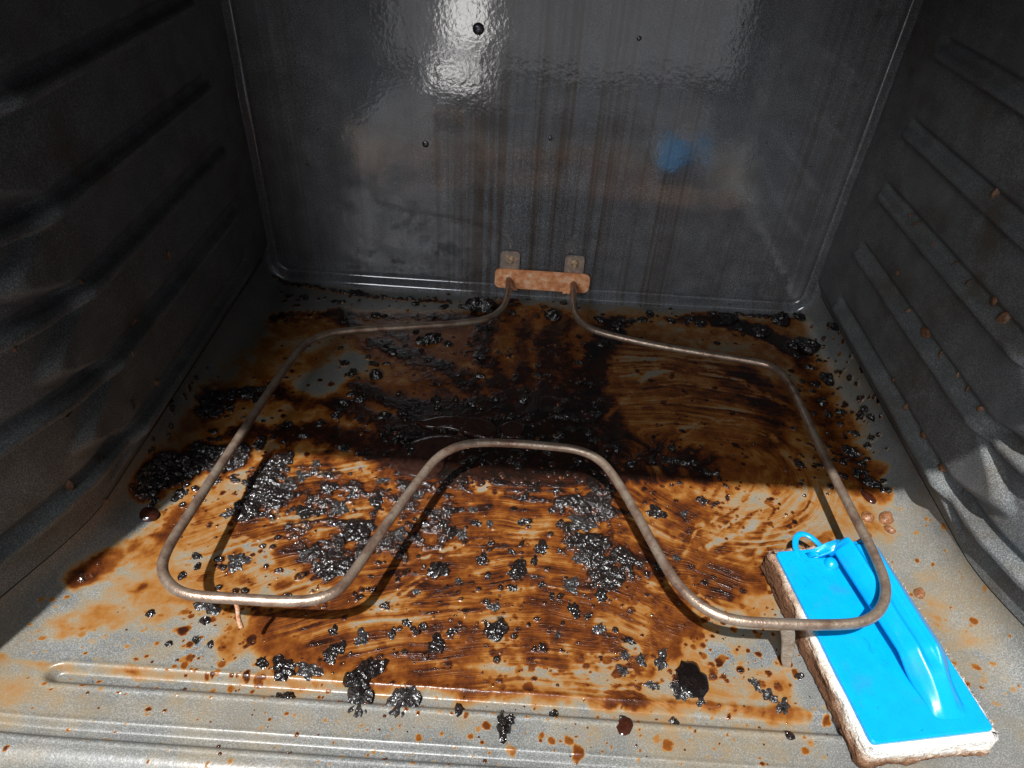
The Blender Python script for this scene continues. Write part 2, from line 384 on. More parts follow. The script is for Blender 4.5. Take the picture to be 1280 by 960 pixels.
paint('line', [(60,832),(300,846),(430,852)], 0.55, width=0.002, soft=0.003, warp=0.003, fine=0.002, var=1.0, amt=0.6)
# the burnt middle with its rays
paint('poly', [(380,480),(430,405),(560,395),(640,392),(720,398),(760,440),(770,520),(640,540),(480,540),(400,520)], 0.95, var=0.6, amt=0.85, soft=0.02, wp=0.15)
paint('poly', [(450,560),(500,520),(610,492),(690,476),(765,500),(800,555),(905,572),(890,598),(760,606),(640,603),(520,602),(470,590)], 2.7, var=0.35, cr=0.30)
for pts, wd, val in [([(620,510),(560,460),(470,430),(440,445)], .010, 2.0), ([(640,500),(600,440),(615,400),(640,375)], .009, 1.9), ([(690,490),(680,430),(705,400)], .010, 1.9),
                 ([(740,500),(742,460),(765,405)], .013, 2.3), ([(590,530),(480,500),(440,480)], .010, 2.0), ([(520,540),(430,505),(345,490),(270,500)], .010, 2.0),
                 ([(480,560),(400,540),(300,540)], .012, 1.7), ([(560,500),(500,420),(430,400)], .006, 1.5), ([(660,480),(650,430),(660,395)], .007, 1.6),
                 ([(720,480),(700,440)], .014, 1.7), ([(900,400),(960,420),(1000,440)], .012, 2.4), ([(840,400),(900,395)], .005, 1.6), ([(350,395),(450,392),(590,395)], .008, 1.6)]:
    paint('line', pts, val*1.25, width=wd*0.9, soft=0.006, warp=0.010, fine=0.006, var=0.4, amt=0.95)
paint('poly', [(870,455),(945,462),(990,500),(980,560),(960,560),(940,500)], 2.0, var=0.3, amt=0.8, soft=0.010, wp=0.6)
paint('poly', [(770,580),(830,555),(880,575),(860,600),(790,600)], 1.5, var=0.7, cr=0.4, amt=0.8)
paint('line', [(985,430),(1030,520),(1075,600)], 1.5, width=0.010, soft=0.014, var=0.8, amt=0.8, cr=0.35)
paint('line', [(1080,612),(1105,622)], 1.2, width=0.010, var=0.4)
paint('line', [(1080,690),(1150,760),(1180,820)], 0.30, width=0.016, soft=0.012, var=1.0)
# char drifts
paint('line', [(185,610),(240,580),(290,570)], 2.8, width=0.013, soft=0.008, var=0.3, cr=1.0)
paint('line', [(310,640),(330,600),(345,575)], 2.6, width=0.010, soft=0.006, var=0.3, cr=1.0)
paint('line', [(330,610),(350,625),(400,605)], 2.2, width=0.006, soft=0.006, var=0.4, cr=0.9)
paint('line', [(260,515),(300,490),(330,487)], 2.4, width=0.007, soft=0.006, var=0.4, cr=0.9)
paint('line', [(130,730),(180,680),(230,640)], 1.6, width=0.006, soft=0.012, var=0.9, cr=0.5, amt=0.8)
for pts in [[(830,574),(868,580),(895,594),(912,612),(908,628),(888,630),(862,620)], [(838,606),(850,604)], [(712,640),(730,650),(738,690)], [(880,376),(900,392),(985,398)], [(345,352),(470,372),(560,378)]]:
    paint('line', pts, 2.6, width=0.0016, soft=0.0015, warp=0.005, fine=0.004, cr=1.2)
# cleaner patches; the last one is a painted reflection of glare
paint('line', [(395,480),(430,460),(445,450)], 0.06, width=0.022, soft=0.014, var=0.8, amt=1.0)
paint('line', [(370,430),(420,425)], 0.12, width=0.012, soft=0.014, amt=0.7)
paint('line', [(297,668),(335,700),(410,742)], 0.10, width=0.005, soft=0.006, var=1.0, amt=0.85)
paint('line', [(310,700),(330,735)], 0.18, width=0.010, soft=0.006, var=1.2, amt=0.8)
paint('line', [(305,595),(298,620)], 0.12, width=0.007, soft=0.006, amt=0.85)
paint('line', [(818,466),(800,478)], 0.10, width=0.004, soft=0.004, warp=0.004, amt=0.9)
paint('line', [(800,478),(775,505),(757,522)], 0.3, width=0.002, soft=0.003, warp=0.004, amt=0.8)
paint('line', [(600,608),(606,612)], 0.05, width=0.003, soft=0.003, amt=0.9)
paint('line', [(880,455),(930,480),(990,510)], 0.40, width=0.0025, soft=0.003, warp=0.003, amt=0.8)
paint('line', [(455,385),(580,385)], 0.05, width=0.010, soft=0.006, warp=0.006, amt=0.8)  # pale strip painted where the floor mirrors the back wall's glare
# wash of thin amber in front of the first bead
paint('line', [(60,870),(110,885)], 0.35, width=0.012, soft=0.012, amt=0.8, var=0.5)
paint('line', [(120,880),(250,890)], 0.18, width=0.008, soft=0.010, amt=0.7, var=0.8)
paint('line', [(60,945),(400,950)], 0.14, width=0.006, soft=0.012, amt=0.7, var=1.2)
paint('line', [(330,890),(640,905)], 0.15, width=0.006, soft=0.010, amt=0.7, var=1.3)
paint('line', [(690,905),(1000,925)], 0.24, width=0.010, soft=0.012, amt=0.7, var=1.0)
paint('line', [(1110,700),(1200,900)], 0.14, width=0.02, soft=0.02, amt=0.6, var=1.2)

# single wipe strokes that took the grease off, and the ridges they left
for k_, pts in enumerate([[(985,615),(960,640),(920,665),(870,680)], [(1012,625),(985,655),(940,690),(900,705)], [(945,612),(925,640),(890,662),(860,668)], [(905,612),(890,640),(860,660)], [(1030,640),(1010,665),(985,680)],
        [(560,838),(650,842),(760,850),(830,845)], [(600,850),(700,856),(790,862)], [(480,722),(560,692),(640,682)], [(500,762),(560,732),(640,717),(700,722)], [(620,805),(720,815),(800,815)], [(870,662),(852,700),(872,742),(900,760)],
        [(530,700),(600,676),(690,672)], [(470,752),(520,720),(570,700)], [(600,745),(680,738),(740,745)], [(640,830),(740,838),(800,832)], [(770,470),(850,462),(930,475)], [(760,490),(850,480),(950,498)], [(780,510),(870,500),(960,520)], [(850,545),(880,530),(930,530),(970,550)], [(870,560),(905,543),(945,555),(965,585)], [(760,455),(840,448),(900,455)], [(300,640),(380,655),(450,640)], [(930,640),(905,672),(885,690)], [(965,628),(940,665),(900,685)]]):
    r_ = np.random.default_rng(900+k_)
    for rep_ in range(3):
        off = r_.uniform(-9, 9); pp = [(x+off*0.5, y+off) for x, y in pts]
        pale = r_.random() < 0.62
        paint('line', pp, r_.uniform(0.10, 0.28) if pale else r_.uniform(1.2, 1.9), width=r_.uniform(0.0003, 0.0012), soft=r_.uniform(0.0008, 0.0016), warp=0.0035, fine=0.0016, var=0.8, amt=r_.uniform(0.45, 0.8))

# drops and spatter
def dots(n, box, rmin, rmax, val, keep=None, cr=0.0, hh=0.0, seed=1, ex=2.2):
    r = np.random.default_rng(seed)
    for _ in range(n):
        px = r.uniform(box[0], box[2]); py = r.uniform(box[1], box[3]); p = at(px, py)[:2]
        rad = rmin + (rmax-rmin)*r.random()**ex
        w = window([p], rad*2)
        X = S[w]; Y = V[w]
        if X.size == 0: continue
        if keep is not None and r.random() > keep(px, py): continue
        d = np.hypot(X-p[0], (Y-p[1])*1.0)/rad + W3[w]*1.5
        m = 1-ss(0.55, 1.0, d); v = val*r.uniform(0.25, 1.35)
        film[w] = np.maximum(film[w], m*v)
        if cr: crust[w] = np.maximum(crust[w], m*cr)
        if hh: hgt[w] = np.maximum(hgt[w], hh*rad*np.sqrt(np.clip(1-d*d, 0, 1)))
dots(1500, (230, 570, 1000, 860), .0006, .0036, 1.5, seed=2)
dots(220, (480, 600, 820, 830), .0005, .0034, 2.3, cr=0.5, hh=0.08, seed=3)
dots(170, (270, 570, 520, 760), .0005, .0036, 2.4, cr=0.5, hh=0.10, seed=4)
dots(260, (90, 740, 340, 860), .0004, .0024, 0.6, seed=5, ex=3)
dots(150, (280, 860, 1040, 955), .0004, .0024, 0.55, seed=6, ex=3)
dots(34, (480, 880, 1040, 940), .0008, .0036, 0.9, seed=61)
dots(160, (0, 850, 1040, 958), .0003, .0013, 1.5, seed=62)
dots(700, (340, 385, 1060, 590), .0007, .0040, 2.0, seed=7)
dots(240, (420, 420, 760, 600), .0010, .0050, 2.6, cr=0.8, hh=0.30, seed=8)
dots(200, (990, 420, 1110, 620), .0008, .0045, 2.2, cr=0.9, hh=0.35, seed=9)
dots(200, (340, 355, 1010, 405), .0008, .0042, 2.2, cr=0.8, hh=0.35, seed=10)
dots(150, (180, 470, 360, 640), .0008, .0040, 2.3, cr=0.8, hh=0.35, seed=12)
dots(120, (1080, 640, 1240, 900), .0006, .0034, 0.7, seed=13)

# wiping marks: arcs round a swirl on the right, flat arcs in the middle
cx1, cy1, _ = at(905, 588)
qa = np.hypot((S-cx1)*0.85, (V-cy1)*1.05) + 0.010*W4
qb = np.hypot((S-0.11)*0.9, V-(cy1-0.26)) - 0.26 + 0.008*W4
wb = ss(0.015, 0.060, V-cy1 + 0.03*W4); q1 = qa*(1-wb) + qb*wb
a1 = (np.arctan2(V-cy1, S-cx1)*0.10)*(1-wb) + S*wb
cx2, cy2, _ = at(690, 800); cy2 -= 0.24; q2 = 0.43-np.hypot((S-cx2)*0.8, V-cy2) + 0.010*W4; a2 = S
b = ss(0.030, 0.095, S + 0.05*W4)*(1-wb) + ss(-0.02, 0.03, S)*wb
q = q2*(1-b) + q1*b + 0.0020*W1; al = a2*(1-b) + a1*b
BRK = ss(0.30, 0.62, fbm(S*34, V*34, 23, 3))
ST = 0.5 + (0.40*vnoise(q*190, al*9, 20) + 0.35*vnoise(q*380, al*12, 21) + 0.25*vnoise(q*800, al*20, 22) - 0.5)*(0.45+0.75*BRK)
pool = ss(0.52, 0.64, fbm(S*34+3, V*34, 24, 4, 0.55))*ss(0.5, 0.75, film)*(1-ss(1.6, 2.2, film))*ss(-0.245, -0.26, V)
wipe *= 1 - (1-wb)*(1-ss(0.012, 0.055, qa))*0.9
wipe *= 1 - 0.9*ss(-0.17, -0.13, V)*(1-ss(0.05, 0.09, S))
film *= np.clip(1 + wipe*(ST-0.5)*2.4, 0.25, 2.2)
film = film*(1-pool*0.75) + np.maximum(film, 1.35+1.2*(BLOT-0.5))*pool*0.75
film = np.clip(film, 0, 3.5)

# geometry of the sheet
z = np.zeros_like(S)
def seg_groove(x0, x1, yc, w, depth, curve=0.0):
    yy = yc + curve*np.clip(np.abs(S)-0.235, 0, 1)**2
    dx = np.maximum(np.maximum(x0-S, S-x1), 0)
    d = np.hypot(dx, V-yy)
    return -depth*(1-ss(w*0.18, w*0.52, d)) + depth*0.12*np.exp(-((d-w*0.60)/(w*0.12))**2)
z += seg_groove(-0.252, 0.222, -0.4425, 0.0120, 0.0048)
z += seg_groove(-0.40, 0.40, -0.4735, 0.0095, 0.0042, 1.0)
z += 0.0009*(fbm(S*9, V*9, 31, 2)-0.5)
hcr = ss(0.30, 0.55, crust)
hgt = np.maximum(hgt, hcr*(0.0004 + 0.0026*ss(0.35, 0.85, fbm(S*330, V*330, 33, 3)*0.6 + BLOT*0.4)))
hgt += 0.0004*np.clip(film, 0, 2.5)/2.5*fbm(S*120, V*120, 34, 2)
z += hgt
# roll the edges
aX = np.abs(S); ang = np.clip((aX-HALF)/FR, 0, math.pi/2)
Xf = np.where(aX > HALF, HALF + FR*np.sin(ang), aX)*np.sign(S); Zf = np.where(aX > HALF, FR*(1-np.cos(ang)), 0)
nx_ = -np.sin(ang)*np.sign(S); nz_ = np.cos(ang)
lip = np.clip((-V-VLIP)/LR, 0, math.pi/2); ext = np.clip(-V-VLIP-LR*math.pi/2, 0, 1)
Yf = np.where(-V > VLIP, -VLIP - LR*np.sin(lip), V); Zl = np.where(-V > VLIP, -LR*(1-np.cos(lip)) - ext, 0)
fade = 1-ss(VLIP, VLIP+0.006, -V)
Xw = Xf + nx_*z + np.sign(S)*flare(Yf)*ss(0.20, 0.288, np.abs(Xf))
Zw = Zf*1.0 + nz_*z*fade + Zl
P = np.stack([Xw, Yf, Zw], -1)
floor = grid_obj('oven_floor', P, M['floor'], flip=True)
tag(floor, kind='structure'); 
me = floor.data
for nm, arr in (('film', film), ('crust', np.clip(crust, 0, 1)), ('wipe', wipe)):
    at_ = me.attributes.new(nm, 'FLOAT', 'POINT'); at_.data.foreach_set('value', arr.reshape(-1).astype(np.float32))
at_ = me.attributes.new('streak', 'FLOAT_VECTOR', 'POINT')
at_.data.foreach_set('vector', np.stack([q*1500, al*26, np.zeros_like(q)], -1).reshape(-1).astype(np.float32))

def fz(x, y):
    """height of the sheet at a flat spot"""
    i = int(np.clip(np.searchsorted(su, x), 0, len(su)-1)); j = int(np.clip(np.searchsorted(-sv, -y), 0, len(sv)-1))
    return float(Zw[j, i])

# ------------------------------------------------------------------ walls
TOP = 0.462; FRONT = -0.475
RAILS = [0.050, 0.107, 0.163, 0.216, 0.276, 0.335]
def side_wall(name, sg):
    ys = np.linspace(0.004, FRONT, 300); zs = np.linspace(0.0285, TOP, 300)
    Y, Z = np.meshgrid(ys, zs)
    d = np.zeros_like(Y)                       # inward relief
    # pressed panel with a scalloped front edge
    ph = (Z-0.055)/0.0565
    edge = -0.315 - 0.022*np.sin(2*np.pi*(ph-0.22))
    d += 0.0075*ss(edge-0.010, edge+0.010, Y)*(1-ss(0.36, 0.39, Z))
    for k, zr in enumerate(RAILS):
        zz = zr + 0.010*ss(-0.30, -0.37, Y)*(1 if k else 0.4)
        end = ss(-0.055, -0.066, Y)*(1-ss(-0.40, -0.46, Y)*(1 if k else 0.2))
        u = (Z-zz)
        d += end*0.0060*(1-ss(0.0022, 0.0045, np.abs(u)))
        d -= end*0.0030*np.exp(-((u-0.0085)/0.003)**2)
    d += 0.0012*(fbm(Y*20, Z*20, 41+sg, 2)-0.5)
    d *= ss(0.0285, 0.046, Z)
    X = sg*(HALF+FR+0.0004 + flare(Y) - d + 0.0*Z)
    o = grid_obj(name, np.stack([X, Y, Z], -1), M['side'], flip=(sg > 0))
    tag(o, kind='structure'); return X, ys, zs
LW = side_wall('wall_left', -1); RW = side_wall('wall_right', 1)
def wall_x(W, y, z):
    X, ys, zs = W
    return float(X[int(np.clip(np.searchsorted(zs, z), 0, len(zs)-1)), int(np.clip(np.searchsorted(-ys, -y), 0, len(ys)-1))])

def back_wall():
    xs = np.linspace(-0.294, 0.294, 380); zs = np.linspace(-0.004, TOP, 300)
    X, Z = np.meshgrid(xs, zs)
    # rounded rectangle rim
    hx, z0, r = 0.2815, 0.0080, 0.018
    qx = np.abs(X)-(hx-r); qz = (z0+r)-Z
    sd = np.hypot(np.maximum(qx, 0), np.maximum(qz, 0)) + np.minimum(np.maximum(qx, qz), 0) - r
    dep = 0.0065*ss(-0.004, 0.004, sd) - 0.0016*np.exp(-((sd+0.0042)/0.0018)**2)   # rim stands forward
    dep += 0.0010*(fbm(X*8, Z*8, 51, 2)-0.5)
    dep += 0.0045*np.exp(-(np.maximum(0.028-Z, 0)/0.01)**2)*0
    return grid_obj('wall_back', np.stack([X, -dep, Z], -1), M['back'], flip=False)
bw = back_wall(); tag(bw, kind='structure')
me = bw.data
# normals towards the camera
def ensure_dir(o, d):
    n = Vector((0, 0, 0))
    for p in list(o.data.polygons)[::97]: n += p.normal
    if n.dot(Vector(d)) < 0: o.data.flip_normals()
ensure_dir(bw, (0, -1, 0)); ensure_dir(bpy.data.objects['wall_left'], (1, 0, 0)); ensure_dir(bpy.data.objects['wall_right'], (-1, 0, 0)); ensure_dir(floor, (0, 0, 1))

def box_bm(bm, x0, x1, y0, y1, z0, z1):
    vs = [bm.verts.new(v) for v in [(x0,y0,z0),(x1,y0,z0),(x1,y1,z0),(x0,y1,z0),(x0,y0,z1),(x1,y0,z1),(x1,y1,z1),(x0,y1,z1)]]
    for f in [(0,3,2,1),(4,5,6,7),(0,1,5,4),(1,2,6,5),(2,3,7,6),(3,0,4,7)]: bm.faces.new([vs[i] for i in f])
bm = bmesh.new(); box_bm(bm, -0.34, 0.34, FRONT, 0.02, TOP-0.004, TOP+0.02)
tag(bm_obj('ceiling', bm, M['ceil'], smooth=False), kind='structure')
# outer shell of the range round the mouth, so that no light leaks in from the sides
for nm, bx in (('range_front_left', (-0.42, -0.3275, FRONT+0.001, 0.03, -0.12, TOP+0.02)), ('range_front_right', (0.3275, 0.42, FRONT+0.001, 0.03, -0.12, TOP+0.02)), ('range_back', (-0.40, 0.40, 0.012, 0.03, -0.12, TOP+0.02)), ('range_base', (-0.40, 0.40, -0.478, 0.012, -0.14, -0.046)), ('range_control_panel', (-0.40, 0.40, FRONT+0.0, 0.03, TOP+0.021, TOP+0.16))):
    bm = bmesh.new(); box_bm(bm, *bx); tag(bm_obj(nm, bm, M['gap'], smooth=False), kind='structure')

# rivets and screw holes on the back wall
def dome(bm, c, r, h, axis='z', seg=14, rings=5):
    ring = []
    for i in range(rings):
        t = i/rings*math.pi/2; rr = r*math.cos(t); hh = h*math.sin(t)
        ring.append([bm.verts.new((c[0]+rr*math.cos(a), c[1]+rr*math.sin(a), c[2]+hh) if axis == 'z' else (c[0]+rr*math.cos(a), c[1]-hh, c[2]+rr*math.sin(a))) for a in [2*math.pi*k/seg for k in range(seg)]])
    top = bm.verts.new((c[0], c[1], c[2]+h) if axis == 'z' else (c[0], c[1]-h, c[2]))
    for a, b_ in zip(ring[:-1], ring[1:]):
        for k in range(seg): bm.faces.new((a[k], a[(k+1) % seg], b_[(k+1) % seg], b_[k]))
    for k in range(seg): bm.faces.new((ring[-1][k], ring[-1][(k+1) % seg], top))
M['steel'] = NT('dark_steel').out((0.10, 0.10, 0.11), 0.22, metal=0.7)
for (px, py, r) in [(598, 36, .0052), (532, 180, .0036), (688, 173, .0024), (799, 48, .0024), (928, 30, .002)]:
    p = on_y(px, py, 0.0); bm = bmesh.new(); dome(bm, (0, 0, 0), r, r*0.55, 'y')
    o = bm_obj('screw', bm, M['steel'], bw); o.location = (p[0], 0.0006, p[2])

# open door in front of the mouth (only met in reflections)
bm = bmesh.new(); box_bm(bm, -0.36, 0.36, -1.02, -0.53, -0.12, -0.085)
bmesh.ops.bevel(bm, geom=list(bm.edges), offset=0.008, segments=2, affect='EDGES')
door = bm_obj('oven_door', bm, M['ceil'], smooth=False); tag(door, kind='structure')
bm = bmesh.new(); box_bm(bm, -0.22, 0.22, -0.90, -0.66, -0.086, -0.082); bm_obj('door_glass', bm, M['glass'], door, smooth=False)

# ------------------------------------------------------------------ heating element
def rod_z(y): return 0.0255 + (0.046-0.0255)*np.clip((-y-0.03)/0.36, 0, 1.1)
def on_rod(px, py):
    z_ = 0.03
    for _ in range(12):
        p = at(px, py, z_); z_ = float(rod_z(p[1]))
    return np.array([p[0], p[1], z_])
RODPX = [(637,352),(632,380),(618,394),(598,401),(520,408),(430,414),(408,418),(386,427),(367,446),(300,545),(240,637),(210,685),(203,708),(210,728),(232,743),(290,748),(370,752),(402,748),(424,737),(440,718),(480,660),(530,591),(549,570),(575,557),(610,553),(690,558),(724,563),(748,574),(768,596),(800,650),(838,718),(858,742),(880,760),(912,774),(960,779),(1050,781),(1080,777),(1099,764),(1107,742),(1102,714),(1060,630),(1025,560),(993,491),(981,471),(964,458),(940,452),(830,434),(745,414),(727,404),(718,390),(716,362)]
rp = [on_rod(*a) for a in RODPX]
rp[0][1] = -0.004; rp[0][2] = 0.0235; rp[-1][1] = -0.004; rp[-1][2] = 0.0235; rp[0][0] = -0.0335; rp[-1][0] = 0.0345
def smooth_path(pts, n=3, sub=5):
    P_ = np.array(pts)
    out = []
    for i in range(len(P_)-1):
        p0 = P_[max(i-1, 0)]; p1 = P_[i]; p2 = P_[i+1]; p3 = P_[min(i+2, len(P_)-1)]
        # centripetal parametrisation keeps the long straights straight
        t0 = 0; t1 = t0+max(np.linalg.norm(p1-p0), 1e-6)**0.5; t2 = t1+np.linalg.norm(p2-p1)**0.5; t3 = t2+max(np.linalg.norm(p3-p2), 1e-6)**0.5
        for k in range(sub):
            t = t1+(t2-t1)*k/sub
            A1 = (t1-t)/(t1-t0)*p0+(t-t0)/(t1-t0)*p1; A2 = (t2-t)/(t2-t1)*p1+(t-t1)/(t2-t1)*p2; A3 = (t3-t)/(t3-t2)*p2+(t-t2)/(t3-t2)*p3
            B1 = (t2-t)/(t2-t0)*A1+(t-t0)/(t2-t0)*A2; B2 = (t3-t)/(t3-t1)*A2+(t-t1)/(t3-t1)*A3
            out.append((t2-t)/(t2-t1)*B1+(t-t1)/(t2-t1)*B2)
    out.append(P_[-1]); out = np.array(out)
    for _ in range(n): out[1:-1] = 0.25*out[:-2]+0.5*out[1:-1]+0.25*out[2:]
    return out
def tube(path, r, seg=14, cap=True):
    path = np.asarray(path, float); n = len(path); rr = r if hasattr(r, '__len__') else [r]*n
    T = np.gradient(path, axis=0); T /= np.linalg.norm(T, axis=1)[:, None]
    up = np.array([0, 0, 1.0]); verts = []; faces = []
    if abs(T[0] @ up) > 0.9: up = np.array([1.0, 0, 0])
    N = up - (up @ T[0])*T[0]; N /= np.linalg.norm(N)
    for i in range(n):
        N = N - (N @ T[i])*T[i]; N /= np.linalg.norm(N); B = np.cross(T[i], N)
        for k in range(seg):
            a = 2*math.pi*k/seg; verts.append(path[i] + rr[i]*(math.cos(a)*N + math.sin(a)*B))
    for i in range(n-1):
        for k in range(seg):
            faces.append((i*seg+k, i*seg+(k+1) % seg, (i+1)*seg+(k+1) % seg, (i+1)*seg+k))
    if cap: faces.append(tuple(range(seg))[::-1]); faces.append(tuple((n-1)*seg+k for k in range(seg)))
    return verts, faces
he = empty('heating_element', (0.0, -0.004, 0.0235))
tag(he, 'bent M-shaped metal heating rod bolted to the back wall by a rusty flange', 'heating element')
def child(o, parent):
    o.parent = parent; o.matrix_parent_inverse = parent.matrix_world.inverted() if parent.type != 'EMPTY' else Matrix.Translation(-parent.location)
    return o
path = smooth_path(rp)
path[:, :] += 0.00035*np.stack([vnoise(np.arange(len(path))*0.13, np.zeros(len(path)), 61+k)-0.5 for k in range(3)], -1)
v_, f_ = tube(path, 0.0032); child(mesh_obj('heating_rod', v_, f_, M['rod']), he)

def rounded_plate(w, h, t, r, seg=6):
    bm = bmesh.new(); pts = []
    for cx, cz, a0 in ((w/2-r, h/2-r, 0), (-w/2+r, h/2-r, 90), (-w/2+r, -h/2+r, 180), (w/2-r, -h/2+r, 270)):
        for k in range(seg+1):
            a = math.radians(a0+90*k/seg); pts.append((cx+r*math.cos(a), cz+r*math.sin(a)))
    f = bm.faces.new([bm.verts.new((x, 0, z_)) for x, z_ in pts])
    e = bmesh.ops.extrude_face_region(bm, geom=[f]); vs = [g for g in e['geom'] if isinstance(g, bmesh.types.BMVert)]
    bmesh.ops.translate(bm, verts=vs, vec=(0, -t, 0))
    es = [ed for ed in bm.edges if all(abs(v.co.y+t) < 1e-7 for v in ed.verts)]
    bmesh.ops.bevel(bm, geom=es, offset=t*0.35, segments=2, affect='EDGES')
    return bm
pc = (on_y(618,346,-.006)+on_y(738,351,-.006))/2
o = bm_obj('flange', rounded_plate(0.099, 0.0225, 0.0022, 0.006), M['rust'], smooth=False); o.location = (pc[0], -0.0045, 0.0232); child(o, he)
for sx, px, py in ((-1, 638, 318), (1, 719, 323)):
    p = on_y(px, py, -0.003)
    o = bm_obj('mounting_tab', rounded_plate(0.020, 0.027, 0.0014, 0.004), M['tab'], smooth=False); o.location = (p[0], -0.0025, 0.0405); child(o, he)
    bm = bmesh.new(); dome(bm, (0, 0, 0), 0.0046, 0.0030, 'y')
    sc = bm_obj('screw', bm, M['screw']); sc.location = (p[0], -0.0039, 0.0455); child(sc, he)
    bm = bmesh.new(); dome(bm, (0, 0, 0), 0.0026, 0.0042, 'y', 6, 3)
    sc2 = bm_obj('screw', bm, M['screw']); sc2.location = (p[0], -0.0060, 0.0440); child(sc2, he)
for x in (rp[0][0], rp[-1][0]):
    bm = bmesh.new(); dome(bm, (0, 0, 0), 0.0064, 0.0022, 'y'); o = bm_obj('collar', bm, M['rust']); o.location = (x, -0.0064, 0.0230); child(o, he)
# drips of rust under the flange
for x, z_ in ((-0.026, 0.0112), (0.026, 0.0108), (0.030, 0.0112)):
    bm = bmesh.new(); bmesh.ops.create_icosphere(bm, subdivisions=2, radius=0.0028); o = bm_obj('rust_lump', bm, M['rust']); o.location = (x, -0.0058, z_+0.001); child(o, he)
# supports
def strap(top, bot, w0, w1, t, mat, name):
    bm = bmesh.new(); top = np.array(top); bot = np.array(bot); vs = []
    for k in range(6):
        f = k/5; c = top*(1-f)+bot*f; w = (w0*(1-f)+w1*f)*(1.0 if k < 5 else 0.8); c = c+np.array([0.0008*math.sin(f*5), 0, 0])
        vs.append([bm.verts.new(c+np.array(d)) for d in ((-w/2, -t/2, 0), (w/2, -t/2, 0), (w/2, t/2, 0), (-w/2, t/2, 0))])
    for a, b_ in zip(vs[:-1], vs[1:]):
        for k in range(4): bm.faces.new((a[k], a[(k+1) % 4], b_[(k+1) % 4], b_[k]))
    bm.faces.new(vs[0][::-1]); bm.faces.new(vs[-1])
    bmesh.ops.bevel(bm, geom=[e for e in bm.edges], offset=0.0005, segments=1, affect='EDGES')
    return child(bm_obj(name, bm, mat, smooth=False), he)
tp = on_rod(983, 781); ft = at(985, 832, 0.0)
strap(tp, (ft[0], ft[1], fz(ft[0], ft[1])-0.001), 0.0088, 0.0062, 0.0024, M['leg'], 'support_leg')
tp = on_rod(293, 749); bt = np.array([tp[0]+0.0010, tp[1]-0.004, tp[2]-0.0225])
v_, f_ = tube(smooth_path([tp, tp*0.7+bt*0.3+np.array([.0006,0,0]), tp*0.35+bt*0.65-np.array([.0004,0,0]), bt], 1), 0.00135, 8)
child(mesh_obj('support_leg', v_, f_, M['wire']), he)

# ------------------------------------------------------------------ scrubber
ANG = math.radians(9.8); PZ = 0.0170
c4 = [at(962,693,PZ+.003), at(1092,682,PZ+.003), at(1095,931,PZ+.003), at(1247,906,PZ+.003)]
cc = sum(c4)/4; sc = empty('scrubber', (cc[0], cc[1], 0.0012), ANG)
tag(sc, 'bright blue plastic handled scrubber with a brown stained white scouring pad', 'scrubber')
LW_, LL_ = 0.0735, 0.1275                      # plate width, length
# pad: displaced rounded block
def pad_mesh():
    w, l, h = LW_/2+0.0032, LL_/2+0.0040, PZ
    nu, nv, nh = 64, 104, 20
    verts = []; faces = []
    r = 0.004
    def rr(t, n): return -1+2*t/n
    # side loop as rounded rectangle perimeter
    per = []
    def corner(cx, cy, a0):
        for k in range(7):
            a = math.radians(a0+90*k/6); per.append((cx+r*math.cos(a), cy+r*math.sin(a)))
    def edge(a, b_, n):
        for k in range(1, n): per.append((a[0]+(b_[0]-a[0])*k/n, a[1]+(b_[1]-a[1])*k/n))
    corner(w-r, l-r, 0); edge(per[-1], (-w+r, l), nu); corner(-w+r, l-r, 90); edge(per[-1], (-w, -l+r), nv)
    corner(-w+r, -l+r, 180); edge(per[-1], (w-r, -l), nu); corner(w-r, -l+r, 270); edge(per[-1], (w, l-r), nv)
    m = len(per); loops = []
    levels = [0.0, 0.0, *np.linspace(0.0005, h-0.001, nh), h, h]
    ins = [0.010, 0.002] + [0]*nh + [0.0018, 0.012]
    for zi, (zz, s_in) in enumerate(zip(levels, ins)):
        row = []
        for k, (x, y) in enumerate(per):
            L = math.hypot(x/w, y/l)
            n1 = float(vnoise(np.array(k*0.55), np.array(zz*900), 71))-0.5; n2 = float(vnoise(np.array(k*0.12), np.array(zz*160), 72))-0.5
            off = -s_in + (0.0016*n1 + 0.0022*n2 if 0 < zi < len(levels)-1 else 0) + 0.0012*(1-zz/h)
            dx = x-np.clip(x, -w+r, w-r); dy = y-np.clip(y, -l+r, l-r); d = math.hypot(dx, dy) or 1
            row.append(len(verts)); verts.append((x+off*dx/d, y+off*dy/d, zz + (0.0006*n1 if zi > 2 else 0)))
        loops.append(row)
    for a, b_ in zip(loops[:-1], loops[1:]):
        for k in range(m): faces.append((a[k], a[(k+1) % m], b_[(k+1) % m], b_[k]))
    faces.append(tuple(loops[0][::-1])); faces.append(tuple(loops[-1]))
    return verts, faces, per, h
v_, f_, per, ph_ = pad_mesh(); pad = mesh_obj('scouring_pad', v_, f_, M['pad'], sc)
